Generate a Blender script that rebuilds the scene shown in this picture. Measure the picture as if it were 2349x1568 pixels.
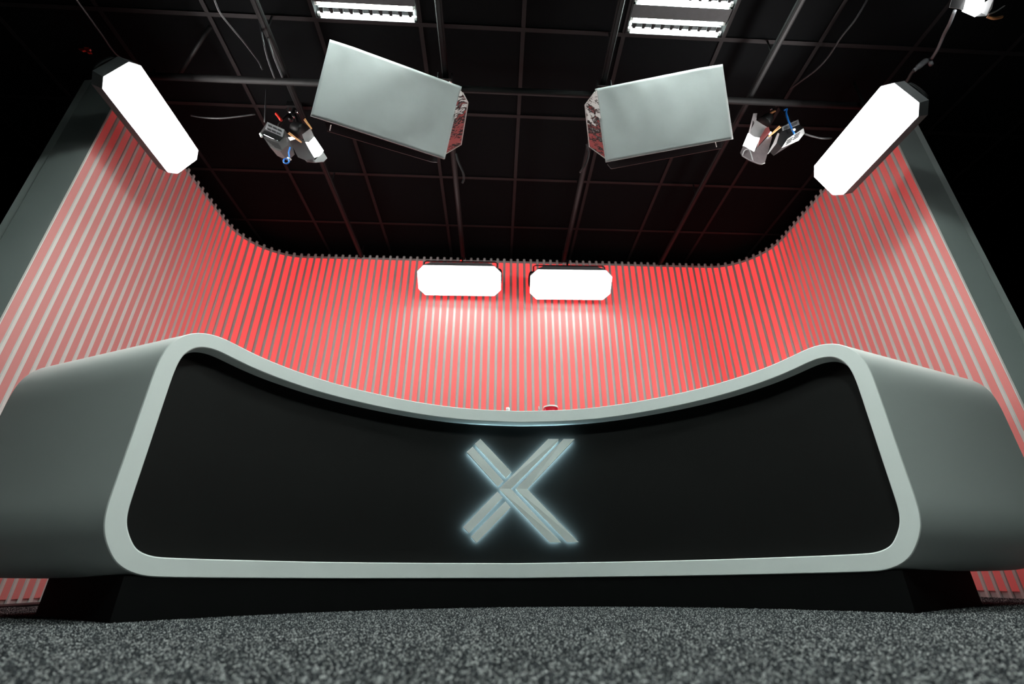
import bpy, bmesh, math, random
from mathutils import Vector, Matrix
from math import sin, cos, tan, pi, radians, degrees

random.seed(7)
for o in list(bpy.data.objects):
    bpy.data.objects.remove(o)
SC = bpy.context.scene
COL = SC.collection

# ------------------------------------------------------------------ camera
W, H = 2349.0, 1568.0
FPX, CX, CY = 1104.5, 1198.0, 779.0
PITCH, YAW, ROLL = radians(25.8), radians(3.19), radians(-0.43)
EYE = Vector((0, 0, 0.135))


def cam_axes():
    r = Vector((1, 0, 0)); f = Vector((0, cos(PITCH), sin(PITCH))); u = Vector((0, -sin(PITCH), cos(PITCH)))
    m = Matrix.Rotation(-YAW, 3, 'Z')
    r, f, u = m @ r, m @ f, m @ u
    return cos(ROLL) * r + sin(ROLL) * u, -sin(ROLL) * r + cos(ROLL) * u, f


CR, CU, CF = cam_axes()
cam = bpy.data.cameras.new('camera')
cam_ob = bpy.data.objects.new('camera', cam)
COL.objects.link(cam_ob)
cam_ob.matrix_world = Matrix(((CR.x, CU.x, -CF.x, EYE.x), (CR.y, CU.y, -CF.y, EYE.y), (CR.z, CU.z, -CF.z, EYE.z), (0, 0, 0, 1)))
cam.sensor_width = 36.0
cam.lens = FPX / W * 36.0
cam.shift_x = -(CX - W / 2) / W
cam.shift_y = (CY - H / 2) / W
cam.clip_start = 0.01
cam.dof.use_dof = True
cam.dof.focus_distance = 2.25
cam.dof.aperture_fstop = 2.0
SC.camera = cam_ob

# ------------------------------------------------------------------ world, exposure
world = bpy.data.worlds.new('world')
SC.world = world
world.use_nodes = True
world.node_tree.nodes['Background'].inputs[0].default_value = (0.0, 0.0, 0.0, 1)
world.node_tree.nodes['Background'].inputs[1].default_value = 0.0
SC.view_settings.view_transform = 'Standard'
SC.view_settings.look = 'None'
SC.view_settings.gamma = 1.0
SC.view_settings.exposure = 0.0
SC.view_settings.use_curve_mapping = False

# lamp strengths (radiance of the glowing surfaces)
L_PANEL_SIDE = 50.0
L_PANEL_BACK = 16.0
L_TUBE = 150.0
L_TUBE_REAR = 285.0
L_STRIP = 1.0
L_EMBLEM = 75.0

CEIL = 3.012          # ceiling height
GX0, GY0, GS = 0.117, 1.155, 0.6      # ceiling grid
WTOP = 2.90           # slat wall top


# ------------------------------------------------------------------ points from the survey of the photograph
def ray(px, py):
    return CF + CR * ((px - CX) / FPX) - CU * ((py - CY) / FPX)


def at_y(px, py, y):
    r = ray(px, py)
    return EYE + r * (y / r.y)


def at_z(px, py, z):
    r = ray(px, py)
    return EYE + r * ((z - EYE.z) / r.z)


def at_plane(px, py, p0, n):
    r = ray(px, py)
    return EYE + r * ((p0 - EYE).dot(n) / r.dot(n))


# ------------------------------------------------------------------ materials
def mat(name, col, rough=0.5, metal=0.0, spec=0.5, emit=None, strength=0.0, noise=0.0, nscale=40.0, bump=0.0, coat=0.0, bdist=0.002):
    m = bpy.data.materials.new(name)
    m.use_nodes = True
    nt = m.node_tree
    b = nt.nodes['Principled BSDF']
    b.inputs['Base Color'].default_value = (*col, 1)
    b.inputs['Roughness'].default_value = rough
    b.inputs['Metallic'].default_value = metal
    b.inputs['Specular IOR Level'].default_value = spec
    b.inputs['Coat Weight'].default_value = coat
    if emit:
        b.inputs['Emission Color'].default_value = (*emit, 1)
        b.inputs['Emission Strength'].default_value = strength
    if noise or bump:
        tc = nt.nodes.new('ShaderNodeTexCoord')
        nz = nt.nodes.new('ShaderNodeTexNoise')
        nz.inputs['Scale'].default_value = nscale
        nz.inputs['Detail'].default_value = 4
        nt.links.new(tc.outputs['Object'], nz.inputs['Vector'])
        if noise:
            mx = nt.nodes.new('ShaderNodeMix')
            mx.data_type = 'RGBA'
            mx.inputs['A'].default_value = (*[c * (1 - noise) for c in col], 1)
            mx.inputs['B'].default_value = (*[min(1, c * (1 + noise)) for c in col], 1)
            nt.links.new(nz.outputs['Fac'], mx.inputs['Factor'])
            nt.links.new(mx.outputs['Result'], b.inputs['Base Color'])
        if bump:
            bp = nt.nodes.new('ShaderNodeBump')
            bp.inputs['Strength'].default_value = bump
            bp.inputs['Distance'].default_value = bdist
            nt.links.new(nz.outputs['Fac'], bp.inputs['Height'])
            nt.links.new(bp.outputs['Normal'], b.inputs['Normal'])
    return m


M = {}
M['desk'] = mat('satin_white_lacquer', (0.62, 0.66, 0.64), 0.42, spec=0.35, noise=0.02, nscale=3)
M['frame'] = mat('white_lacquer_edge', (0.68, 0.71, 0.69), 0.38, spec=0.35, noise=0.02, nscale=3)
M['panel'] = mat('black_satin_panel', (0.0048, 0.0044, 0.0042), 0.5, spec=0.14, noise=0.15, nscale=5)
M['plinth'] = mat('black_plinth', (0.003, 0.003, 0.003), 0.7, spec=0.06, noise=0.1, nscale=20)
M['emblem'] = mat('white_acrylic', (0.66, 0.69, 0.67), 0.4, noise=0.02)
M['emblem_side'] = mat('blue_grey_acrylic_edge', (0.3, 0.36, 0.4), 0.4, noise=0.02)
M['glow'] = mat('cyan_white_led', (0.5, 0.6, 0.6), 0.5, emit=(0.55, 0.9, 1.0), strength=L_EMBLEM)
M['slat'] = mat('pale_grey_slat', (0.60, 0.61, 0.59), 0.5, spec=0.3, noise=0.04, nscale=8)
M['backing'] = mat('grey_backing_board', (0.45, 0.44, 0.43), 0.6, noise=0.05)
M['endpanel'] = mat('grey_end_panel', (0.36, 0.40, 0.385), 0.5, spec=0.25, noise=0.03, nscale=5)
M['postedge'] = mat('pale_edge_band', (0.72, 0.78, 0.75), 0.5, noise=0.03)
M['black'] = mat('black_metal', (0.006, 0.006, 0.0065), 0.5, spec=0.3, noise=0.2)
M['darkgrey'] = mat('dark_grey_fabric', (0.07, 0.072, 0.075), 0.7, noise=0.2)
M['greyfabric'] = mat('grey_softbox_fabric', (0.16, 0.165, 0.17), 0.6, noise=0.25, nscale=15)
M['curtain'] = mat('black_curtain', (0.004, 0.0042, 0.0048), 0.9, spec=0.05, noise=0.3, nscale=10)
M['tile'] = mat('black_ceiling_tile', (0.0045, 0.005, 0.0055), 0.9, spec=0.05, noise=0.2, nscale=30, bump=0.3)
M['tbar'] = mat('dark_ceiling_bar', (0.017, 0.0145, 0.015), 0.6, spec=0.15, noise=0.1)
M['rail'] = mat('dark_steel_rail', (0.008, 0.0078, 0.008), 0.6, spec=0.15, noise=0.1)
M['chrome'] = mat('chrome', (0.75, 0.76, 0.78), 0.15, metal=1.0, noise=0.03)
M['foil'] = mat('silver_foil', (0.50, 0.50, 0.50), 0.07, metal=1.0, noise=0.05, nscale=7, bump=0.7, bdist=0.012)
M['rim'] = mat('bright_white_rim', (0.8, 0.82, 0.8), 0.4, noise=0.02)
M['cloth'] = mat('white_diffusion_cloth', (0.52, 0.525, 0.525), 0.85, spec=0.1, noise=0.05, nscale=14, bump=0.25)
M['film'] = mat('frosted_film', (0.085, 0.066, 0.07), 0.35, noise=0.4, nscale=30)
M['paper'] = mat('frosted_paper', (0.27, 0.25, 0.255), 0.6, noise=0.1, nscale=20)
M['maroon'] = mat('dark_maroon_metal', (0.018, 0.010, 0.012), 0.6, noise=0.1)
M['wood'] = mat('orange_brown_wood', (0.55, 0.26, 0.1), 0.6, noise=0.2, nscale=60)
M['blue'] = mat('blue_cord', (0.01, 0.16, 0.55), 0.5, noise=0.1)
M['redplastic'] = mat('red_plastic', (0.6, 0.03, 0.02), 0.4, noise=0.1)
M['reddoor'] = mat('dull_red_metal', (0.16, 0.035, 0.035), 0.5, noise=0.1)
M['redmug'] = mat('deep_red_gloss', (0.45, 0.0, 0.012), 0.25, noise=0.05)
M['white'] = mat('white_plastic', (0.6, 0.6, 0.6), 0.35, noise=0.02)
M['bright_white'] = mat('bright_white_plastic', (0.88, 0.88, 0.88), 0.35, noise=0.02)
M['label'] = mat('pale_label_print', (0.24, 0.24, 0.25), 0.5, noise=0.03)
M['ink'] = mat('black_ink', (0.02, 0.02, 0.022), 0.6, noise=0.05)
M['boxgrey'] = mat('grey_ballast_metal', (0.05, 0.046, 0.046), 0.6, metal=0.0, noise=0.1)
M['cable'] = mat('grey_rubber_cable', (0.035, 0.035, 0.037), 0.55, noise=0.1)
M['palecable'] = mat('pale_grey_cable', (0.22, 0.22, 0.23), 0.5, noise=0.1)
M['blackcable'] = mat('black_rubber_cable', (0.01, 0.01, 0.011), 0.55, noise=0.1)
M['led_side'] = mat('lit_panel_diffuser', (0.8, 0.8, 0.8), 0.5, emit=(1.0, 0.97, 0.95), strength=L_PANEL_SIDE)
M['led_back'] = mat('lit_panel_diffuser_rear', (0.8, 0.8, 0.8), 0.5, emit=(1.0, 0.97, 0.95), strength=L_PANEL_BACK)
M['tube'] = mat('lit_fluorescent_tube', (0.8, 0.85, 0.8), 0.5, emit=(0.84, 1.0, 0.95), strength=L_TUBE)
M['tube_rear'] = mat('lit_fluorescent_tube_rear', (0.8, 0.85, 0.8), 0.5, emit=(0.86, 1.0, 0.95), strength=L_TUBE_REAR)  # unseen rear fixture's tubes, set stronger for the light on the desk front
M['lens'] = mat('lit_lamp_lens', (0.8, 0.8, 0.8), 0.5, emit=(0.95, 1.0, 1.0), strength=9.0)
M['redled'] = mat('red_pilot_light', (0.3, 0.0, 0.0), 0.5, emit=(1.0, 0.04, 0.03), strength=1.2)
M['reflector'] = mat('polished_aluminium', (0.8, 0.82, 0.82), 0.2, metal=1.0, noise=0.05)


def strip_material():
    # red backlit acrylic: a pale diffuse front that also glows; the glow of each strip is held in its object colour
    m = bpy.data.materials.new('red_backlit_acrylic')
    m.use_nodes = True
    nt = m.node_tree
    b = nt.nodes['Principled BSDF']
    b.inputs['Base Color'].default_value = (0.41, 0.235, 0.225, 1)
    b.inputs['Roughness'].default_value = 0.45
    b.inputs['Specular IOR Level'].default_value = 0.3
    oi = nt.nodes.new('ShaderNodeObjectInfo')
    tc = nt.nodes.new('ShaderNodeTexCoord')
    nz = nt.nodes.new('ShaderNodeTexNoise')
    nz.inputs['Scale'].default_value = 3.0
    mr = nt.nodes.new('ShaderNodeMapRange')
    mr.inputs['To Min'].default_value = 0.85
    mr.inputs['To Max'].default_value = 1.15
    mul = nt.nodes.new('ShaderNodeMath')
    mul.operation = 'MULTIPLY'
    mul2 = nt.nodes.new('ShaderNodeMath')
    mul2.operation = 'MULTIPLY'
    mul2.inputs[1].default_value = L_STRIP
    sp = nt.nodes.new('ShaderNodeSeparateXYZ')
    zr = nt.nodes.new('ShaderNodeMapRange')        # the light guide is fed from the top
    zr.inputs['From Max'].default_value = 2.85
    zr.inputs['To Min'].default_value = 0.5
    zr.inputs['To Max'].default_value = 1.06
    mz = nt.nodes.new('ShaderNodeMath')
    mz.operation = 'MULTIPLY'
    nt.links.new(tc.outputs['Object'], sp.inputs[0])
    nt.links.new(sp.outputs['Z'], zr.inputs['Value'])
    nt.links.new(oi.outputs['Alpha'], mz.inputs[0])
    nt.links.new(zr.outputs['Result'], mz.inputs[1])
    nt.links.new(tc.outputs['Object'], nz.inputs['Vector'])
    nt.links.new(nz.outputs['Fac'], mr.inputs['Value'])
    nt.links.new(mz.outputs[0], mul.inputs[0])
    nt.links.new(mr.outputs['Result'], mul.inputs[1])
    nt.links.new(mul.outputs[0], mul2.inputs[0])
    nt.links.new(oi.outputs['Color'], b.inputs['Emission Color'])
    nt.links.new(mul2.outputs[0], b.inputs['Emission Strength'])
    return m


M['strip'] = strip_material()


def carpet_material():
    m = bpy.data.materials.new('charcoal_carpet')
    m.use_nodes = True
    nt = m.node_tree
    b = nt.nodes['Principled BSDF']
    b.inputs['Roughness'].default_value = 0.95
    b.inputs['Specular IOR Level'].default_value = 0.1
    tc = nt.nodes.new('ShaderNodeTexCoord')
    vo = nt.nodes.new('ShaderNodeTexVoronoi')
    vo.inputs['Scale'].default_value = 190
    rp = nt.nodes.new('ShaderNodeValToRGB')
    rp.color_ramp.elements[0].color = (0.012, 0.014, 0.015, 1)
    rp.color_ramp.elements[1].color = (0.14, 0.15, 0.15, 1)
    sep = nt.nodes.new('ShaderNodeSeparateColor')
    bp = nt.nodes.new('ShaderNodeBump')
    bp.invert = True
    bp.inputs['Strength'].default_value = 0.9
    bp.inputs['Distance'].default_value = 0.004
    nt.links.new(tc.outputs['Object'], vo.inputs['Vector'])
    nt.links.new(vo.outputs['Color'], sep.inputs[0])
    nt.links.new(sep.outputs[0], rp.inputs['Fac'])
    nt.links.new(rp.outputs['Color'], b.inputs['Base Color'])
    nt.links.new(vo.outputs['Distance'], bp.inputs['Height'])
    nt.links.new(bp.outputs['Normal'], b.inputs['Normal'])
    return m


M['carpet'] = carpet_material()


def tuft_material():
    m = bpy.data.materials.new('charcoal_carpet_tuft')
    m.use_nodes = True
    nt = m.node_tree
    b = nt.nodes['Principled BSDF']
    b.inputs['Roughness'].default_value = 0.9
    b.inputs['Specular IOR Level'].default_value = 0.15
    at = nt.nodes.new('ShaderNodeAttribute')
    at.attribute_type = 'INSTANCER'
    at.attribute_name = 'tint'
    rp = nt.nodes.new('ShaderNodeValToRGB')
    e = rp.color_ramp.elements
    e[0].position = 0.0
    e[0].color = (0.010, 0.011, 0.013, 1)
    e[1].position = 1.0
    e[1].color = (0.42, 0.42, 0.415, 1)
    k = e.new(0.65)
    k.color = (0.036, 0.039, 0.043, 1)
    nt.links.new(at.outputs['Fac'], rp.inputs['Fac'])
    nt.links.new(rp.outputs['Color'], b.inputs['Base Color'])
    return m


M['tuft'] = tuft_material()


# ------------------------------------------------------------------ object helpers
def link(o, parent=None):
    COL.objects.link(o)
    if parent:
        o.parent = parent
    return o


def obj(name, me, m, parent=None, smooth=False, loc=None):
    o = bpy.data.objects.new(name, me)
    if isinstance(m, (list, tuple)):
        for k in m:
            me.materials.append(k)
    elif m and not me.materials:
        me.materials.append(m)
    if smooth:
        for p in me.polygons:
            p.use_smooth = True
    if loc is not None:
        o.location = loc
    return link(o, parent)


def tag(o, label=None, cat=None, group=None, kind=None):
    if label: o['label'] = label
    if cat: o['category'] = cat
    if group: o['group'] = group
    if kind: o['kind'] = kind
    return o


def thing(name, label, cat, mw=None, group=None):
    o = bpy.data.objects.new(name, None)
    o.empty_display_size = 0.05
    COL.objects.link(o)
    if mw is not None:
        o.matrix_world = mw
    return tag(o, label, cat, group)


class MB:
    """collects simple solids into one mesh"""
    def __init__(s):
        s.v = []; s.f = []

    def add(s, vs, fs):
        n = len(s.v)
        s.v += [tuple(v) for v in vs]
        s.f += [tuple(i + n for i in f) for f in fs]
        return s

    def box(s, lo, hi, m=None):
        vs = [Vector((x, y, z)) for z in (lo[2], hi[2]) for y in (lo[1], hi[1]) for x in (lo[0], hi[0])]
        if m: vs = [m @ v for v in vs]
        return s.add(vs, [(0, 2, 3, 1), (4, 5, 7, 6), (0, 1, 5, 4), (2, 6, 7, 3), (0, 4, 6, 2), (1, 3, 7, 5)])

    def bevel_box(s, lo, hi, b, m=None):
        # box with chamfered edges along z
        x0, y0, z0 = lo; x1, y1, z1 = hi
        ring = [(x0 + b, y0), (x1 - b, y0), (x1, y0 + b), (x1, y1 - b), (x1 - b, y1), (x0 + b, y1), (x0, y1 - b), (x0, y0 + b)]
        return s.prism([Vector((x, y, z0)) for x, y in ring], Vector((0, 0, z1 - z0)), m)

    def prism(s, ring, ext, m=None):
        n = len(ring)
        vs = [Vector(p) for p in ring] + [Vector(p) + ext for p in ring]
        if m: vs = [m @ v for v in vs]
        return s.add(vs, [tuple(range(n - 1, -1, -1)), tuple(range(n, 2 * n))] + [(i, (i + 1) % n, n + (i + 1) % n, n + i) for i in range(n)])

    def loft(s, rings, cap=True, closed=True):
        n = len(rings[0]); base = len(s.v)
        for r in rings: s.v += [tuple(p) for p in r]
        m = n if closed else n - 1
        for k in range(len(rings) - 1):
            for i in range(m):
                j = (i + 1) % n
                s.f.append((base + k * n + i, base + k * n + j, base + (k + 1) * n + j, base + (k + 1) * n + i))
        if cap:
            s.f.append(tuple(base + i for i in range(n - 1, -1, -1)))
            s.f.append(tuple(base + (len(rings) - 1) * n + i for i in range(n)))
        return s

    def tube(s, pts, r, n=8, cap=True):
        pts = [Vector(p) for p in pts]
        rings = []
        up = None
        for i, p in enumerate(pts):
            d = (pts[min(i + 1, len(pts) - 1)] - pts[max(i - 1, 0)]).normalized()
            if up is None:
                up = d.orthogonal().normalized()
            else:
                up = (up - d * up.dot(d))
                up = up.normalized() if up.length > 1e-6 else d.orthogonal().normalized()
            w = d.cross(up)
            rr = r[i] if isinstance(r, (list, tuple)) else r
            rings.append([p + (up * cos(2 * pi * k / n) + w * sin(2 * pi * k / n)) * rr for k in range(n)])
        return s.loft(rings, cap)

    def mesh(s, name):
        me = bpy.data.meshes.new(name)
        me.from_pydata(s.v, [], s.f)
        bm = bmesh.new(); bm.from_mesh(me)
        bmesh.ops.recalc_face_normals(bm, faces=bm.faces)
        bm.to_mesh(me); bm.free()
        me.update()
        return me

    def obj(s, name, m, parent=None, smooth=False):
        return obj(name, s.mesh(name), m, parent, smooth)


def crom(pts, seg=6, closed=False):
    """Catmull-Rom through 2D or 3D points"""
    P = [Vector(p) for p in pts]
    out = []
    n = len(P)
    for i in range(n - 1):
        p0 = P[max(i - 1, 0)] if i > 0 else P[0] * 2 - P[1]
        p3 = P[i + 2] if i + 2 < n else P[-1] * 2 - P[-2]
        p1, p2 = P[i], P[i + 1]
        for k in range(seg):
            t = k / seg
            out.append(0.5 * ((2 * p1) + (p2 - p0) * t + (2 * p0 - 5 * p1 + 4 * p2 - p3) * t * t + (3 * p1 - p0 - 3 * p2 + p3) * t ** 3))
    out.append(P[-1])
    return out


def frame_at(origin, xdir, normal):
    z = Vector(normal).normalized()
    x = Vector(xdir); x = (x - z * x.dot(z)).normalized()
    y = z.cross(x)
    return Matrix(((x.x, y.x, z.x, origin[0]), (x.y, y.y, z.y, origin[1]), (x.z, y.z, z.z, origin[2]), (0, 0, 0, 1)))


# ================================================================== THE SETTING
# ---- floor
fl = MB().box((-4.4, -3.0, -0.1), (4.6, 5.2, 0.0)).obj('floor', M['carpet'])
tag(fl, 'dark charcoal grey carpet floor', None, None, 'structure')


def carpet_pile():
    me = bpy.data.meshes.new('carpet_pile')
    me.from_pydata([(-0.95, 0.62, 0.0), (1.1, 0.62, 0.0), (3.4, 2.75, 0.0), (-3.2, 2.75, 0.0)], [], [(0, 1, 2, 3)])
    o = obj('carpet_pile', me, M['tuft'], fl)
    o['kind'] = 'stuff'
    # one tuft: a small low-poly knob, kept as geometry inside the node group
    ng = bpy.data.node_groups.new('carpet_pile', 'GeometryNodeTree')
    ng.interface.new_socket('Geometry', in_out='INPUT', socket_type='NodeSocketGeometry')
    ng.interface.new_socket('Geometry', in_out='OUTPUT', socket_type='NodeSocketGeometry')
    N = ng.nodes.new; Lk = ng.links.new
    gi, go = N('NodeGroupInput'), N('NodeGroupOutput')
    dist = N('GeometryNodeDistributePointsOnFaces')
    dist.distribute_method = 'RANDOM'
    dist.inputs['Density'].default_value = 62000
    ico = N('GeometryNodeMeshIcoSphere')
    ico.inputs['Radius'].default_value = 0.0029
    ico.inputs['Subdivisions'].default_value = 1
    sm = N('GeometryNodeSetMaterial')
    sm.inputs['Material'].default_value = M['tuft']
    inst = N('GeometryNodeInstanceOnPoints')
    rs = N('FunctionNodeRandomValue'); rs.data_type = 'FLOAT_VECTOR'
    rs.inputs[0].default_value = (0.55, 0.55, 0.9); rs.inputs[1].default_value = (1.1, 1.1, 2.2)
    rr = N('FunctionNodeRandomValue'); rr.data_type = 'FLOAT_VECTOR'
    rr.inputs[0].default_value = (-0.7, -0.7, 0); rr.inputs[1].default_value = (0.7, 0.7, 6.28)
    st = N('GeometryNodeStoreNamedAttribute'); st.domain = 'INSTANCE'; st.data_type = 'FLOAT'
    st.inputs['Name'].default_value = 'tint'
    rt = N('FunctionNodeRandomValue'); rt.data_type = 'FLOAT'
    Lk(gi.outputs[0], dist.inputs['Mesh'])
    Lk(dist.outputs['Points'], inst.inputs['Points'])
    Lk(ico.outputs['Mesh'], sm.inputs['Geometry'])
    Lk(sm.outputs['Geometry'], inst.inputs['Instance'])
    Lk(rs.outputs[0], inst.inputs['Scale'])
    Lk(rr.outputs[0], inst.inputs['Rotation'])
    Lk(inst.outputs['Instances'], st.inputs['Geometry'])
    Lk([s for s in rt.outputs if s.type == 'VALUE' and s.enabled][0], [s for s in st.inputs if s.name == 'Value' and s.enabled][0])
    Lk(st.outputs['Geometry'], go.inputs[0])
    md = o.modifiers.new('pile', 'NODES')
    md.node_group = ng


carpet_pile()

# ---- black studio drapes around the set
def drape(name, a, b, label):
    a, b = Vector((*a, 0)), Vector((*b, 0))
    d = (b - a); n = Vector((-d.y, d.x, 0)).normalized()
    cnt = int(d.length / 0.05)
    front, back = [], []
    for i in range(cnt + 1):
        t = i / cnt
        off = 0.03 * sin(t * d.length * 19) + 0.015 * sin(t * d.length * 47 + 1)
        front.append(a + d * t + n * off); back.append(a + d * t + n * (off - 0.01))
    ring = front + back[::-1]
    lo = [p + Vector((0, 0, 0.01)) for p in ring]; hi = [p + Vector((0, 0, CEIL - 0.01)) for p in ring]
    tag(MB().loft([lo, hi]).obj(name, M['curtain'], None, True), label, None, None, 'structure')


drape('wall_left', (-4.2, -2.8), (-4.2, 5.0), 'black drape along the left side of the studio')
drape('wall_right', (4.4, 5.0), (4.4, -2.8), 'black drape along the right side of the studio')
drape('wall_rear', (-4.2, 5.0), (4.4, 5.0), 'black drape behind the slatted backdrop')

# ---- ceiling: black tiles in a bar grid; the two lit fixtures take two cells
ce = MB().box((-4.4, -3.0, CEIL + 0.05), (4.6, 5.2, CEIL + 0.12)).obj('ceiling', M['tile'])
tag(ce, 'black suspended tile ceiling', None, None, 'structure')
LIGHT_CELLS = {(-2, 0), (1, 0), (0, -3)}
tile_me = MB().box((-0.289, -0.289, 0.0), (0.289, 0.289, 0.03)).mesh('ceiling_tile')
tile_me.materials.append(M['tile'])
tiles = []
for j in range(-2, 6):
    for i in range(-6, 7):
        if (i, j) in LIGHT_CELLS: continue
        o = bpy.data.objects.new('ceiling_tile', tile_me)
        o.location = (GX0 + GS * (i + 0.5), GY0 + GS * (j + 0.5), CEIL + 0.006 + random.uniform(-0.001, 0.002))
        link(o, ce)
TEE = [(-0.012, 0), (0.012, 0), (0.012, 0.004), (0.003, 0.004), (0.003, 0.045), (-0.003, 0.045), (-0.003, 0.004), (-0.012, 0.004)]
for i in range(-6, 8):
    x = GX0 + GS * i
    m = MB().prism([Vector((x + a, -2.6, CEIL + b)) for a, b in TEE], Vector((0, 7.5, 0)))
    m.obj('grid_bar', M['tbar'], ce)
for j in range(-5, 7):
    y = GY0 + GS * j
    m = MB().prism([Vector((-4.1, y + a, CEIL + b - 0.001)) for a, b in TEE], Vector((8.4, 0, 0)))
    m.obj('grid_bar', M['tbar'], ce)

# ---- slatted backdrop: a U in plan
XL, XR, YB, YE, RC = -2.347, 2.573, 3.895, 2.12, 0.50


def wall_path():
    pts = []
    def seg(a, b):
        n = max(2, int((Vector(b) - Vector(a)).length / 0.004))
        for k in range(n): pts.append(Vector(a).lerp(Vector(b), k / n))
    def arc(c, a0, a1):
        n = int(abs(a1 - a0) * RC / 0.004)
        for k in range(n):
            a = a0 + (a1 - a0) * k / n
            pts.append(Vector((c[0] + RC * cos(a), c[1] + RC * sin(a))))
    seg((XL, YE), (XL, YB - RC)); arc((XL + RC, YB - RC), pi, pi / 2)
    seg((XL + RC, YB), (XR - RC, YB)); arc((XR - RC, YB - RC), pi / 2, 0)
    seg((XR, YB - RC), (XR, YE)); pts.append(Vector((XR, YE)))
    return pts


WP = wall_path()
acc = [0.0]
for i in range(1, len(WP)): acc.append(acc[-1] + (WP[i] - WP[i - 1]).length)
WLEN = acc[-1]


def on_wall(s):
    s = min(max(s, 0.0), WLEN - 1e-6)
    lo, hi = 0, len(acc) - 1
    while hi - lo > 1:
        mid = (lo + hi) // 2
        if acc[mid] <= s: lo = mid
        else: hi = mid
    t = (s - acc[lo]) / (acc[hi] - acc[lo])
    p = WP[lo].lerp(WP[hi], t)
    a, b = WP[max(lo - 4, 0)], WP[min(hi + 4, len(WP) - 1)]
    d = (b - a).normalized()
    return p, d, Vector((d.y, -d.x))      # point on slat front line, tangent, normal into the set


SL_D = 0.010      # slat depth
samp = [on_wall(WLEN * k / 240) for k in range(241)]
inner = [Vector((p.x - n.x * SL_D, p.y - n.y * SL_D, 0)) for p, d, n in samp]
outer = [Vector((p.x - n.x * (SL_D + 0.04), p.y - n.y * (SL_D + 0.04), 0)) for p, d, n in samp]
ring = inner + outer[::-1]
mb = MB()
top = WTOP - 0.022
nn = len(inner)
vs = [Vector((p.x, p.y, z)) for z in (0.0, top) for p in inner + outer]
fs = []
for k in range(nn - 1):
    a, b, c, d = k, k + 1, nn + k, nn + k + 1
    T = 2 * nn
    fs += [(a, b, T + b, T + a), (c, T + c, T + d, d), (T + a, T + b, T + d, T + c)]
fs += [(0, 2 * nn, 3 * nn, nn), (nn - 1, 2 * nn - 1, 4 * nn - 1, 3 * nn - 1)]
wb = mb.add(vs, fs).obj('wall_back', M['backing'], None, False)
tag(wb, 'curved backdrop wall of pale vertical slats over glowing red strips', None, None, 'structure')

S0 = 0.012
NSL = int(round((WLEN - 2 * S0) / 0.0645)) + 1
PIT = (WLEN - 2 * S0) / (NSL - 1)
sw = 0.0118
prof = [(-sw, -SL_D), (-sw, -0.005), (-sw + 0.004, 0.0), (sw - 0.004, 0.0), (sw, -0.005), (sw, -SL_D)]
slat_me = MB()
rings = [[Vector((x, y, z)) for x, y in prof] for z in (0.0, WTOP - 0.006)]
rings.append([Vector((x * 0.75, -SL_D + (y + SL_D) * 0.8, WTOP)) for x, y in prof])
slat_me = slat_me.loft(rings).mesh('slat')
slat_me.materials.append(M['slat'])
gw = PIT / 2 - sw - 0.0005
strip_me = MB().box((-gw, -SL_D + 0.0005, 0.035), (gw, -SL_D + 0.006, WTOP - 0.05)).mesh('light_strip')
strip_me.materials.append(M['strip'])


def place_on_wall(o, s):
    p, d, n = on_wall(s)
    # local x along the wall, local y towards the room
    o.matrix_world = Matrix(((d.x, n.x, 0, p.x), (d.y, n.y, 0, p.y), (0, 0, 1, 0), (0, 0, 0, 1)))


def glow_at(s):
    """the backlight is strongest in the two bends, even along the back, weakest on the two arms"""
    arm = YB - RC - YE
    bend = RC * pi / 2
    c1, c2 = arm + bend * 0.55, WLEN - arm - bend * 0.55
    g = 0.80
    if s < c1: g = 0.17 + 0.93 * max(0.0, (s - 0.55 * arm) / (c1 - 0.55 * arm)) ** 1.6
    elif s > c2: g = 0.32 + 0.80 * max(0.0, (WLEN - s - 0.55 * arm) / (c1 - 0.55 * arm)) ** 1.6
    else:
        e = min(s - c1, c2 - s)
        g = 0.88 + 0.24 * math.exp(-(e / 0.4) ** 2)
    return g


for k in range(NSL):
    o = bpy.data.objects.new('slat', slat_me)
    link(o, wb)
    place_on_wall(o, S0 + k * PIT)
    if k < NSL - 1:
        q = bpy.data.objects.new('light_strip', strip_me)
        link(q, wb)
        s = S0 + (k + 0.5) * PIT
        place_on_wall(q, s)
        g = glow_at(s) * random.uniform(0.95, 1.05)
        q.color = (1.0, 0.030, 0.036, g)

# end posts of the backdrop
def end_post(name, x0, x1, sgn, label):
    # x0 at the slats, x1 outer corner; outer corner is chamfered
    ch = 0.055
    ring = [(x0, YE - 0.004), (x1 - sgn * ch, YE - 0.004), (x1, YE + 0.035), (x1, YE + 0.30), (x0 - sgn * -0.0, YE + 0.30)]
    if abs(x0 - x1) > 0: pass
    t = thing(name, label, None)
    t['kind'] = 'structure'
    gap = sgn * 0.068
    body = [(x0 - sgn * 0.012, YE - 0.004), (x1 - sgn * ch, YE - 0.004), (x1 - sgn * ch, YE + 0.25), (x0 + gap, YE + 0.25), (x0 + gap, YE + 0.012), (x0 - sgn * 0.012, YE + 0.004)]
    MB().prism([Vector((x, y, 0)) for x, y in body], Vector((0, 0, WTOP))).obj('post_face', M['endpanel'], t)
    edge = [(x1 - sgn * ch, YE - 0.002), (x1, YE + 0.006), (x1, YE + 0.25), (x1 - sgn * ch, YE + 0.25)]
    MB().prism([Vector((x, y, 0)) for x, y in edge], Vector((0, 0, WTOP))).obj('post_edge', M['postedge'], t)
    return t


end_post('trim_1', XL, -2.587, -1, 'grey end post closing the left arm of the backdrop')
end_post('trim_2', XR, 2.775, 1, 'grey end post closing the right arm of the backdrop')

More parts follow.
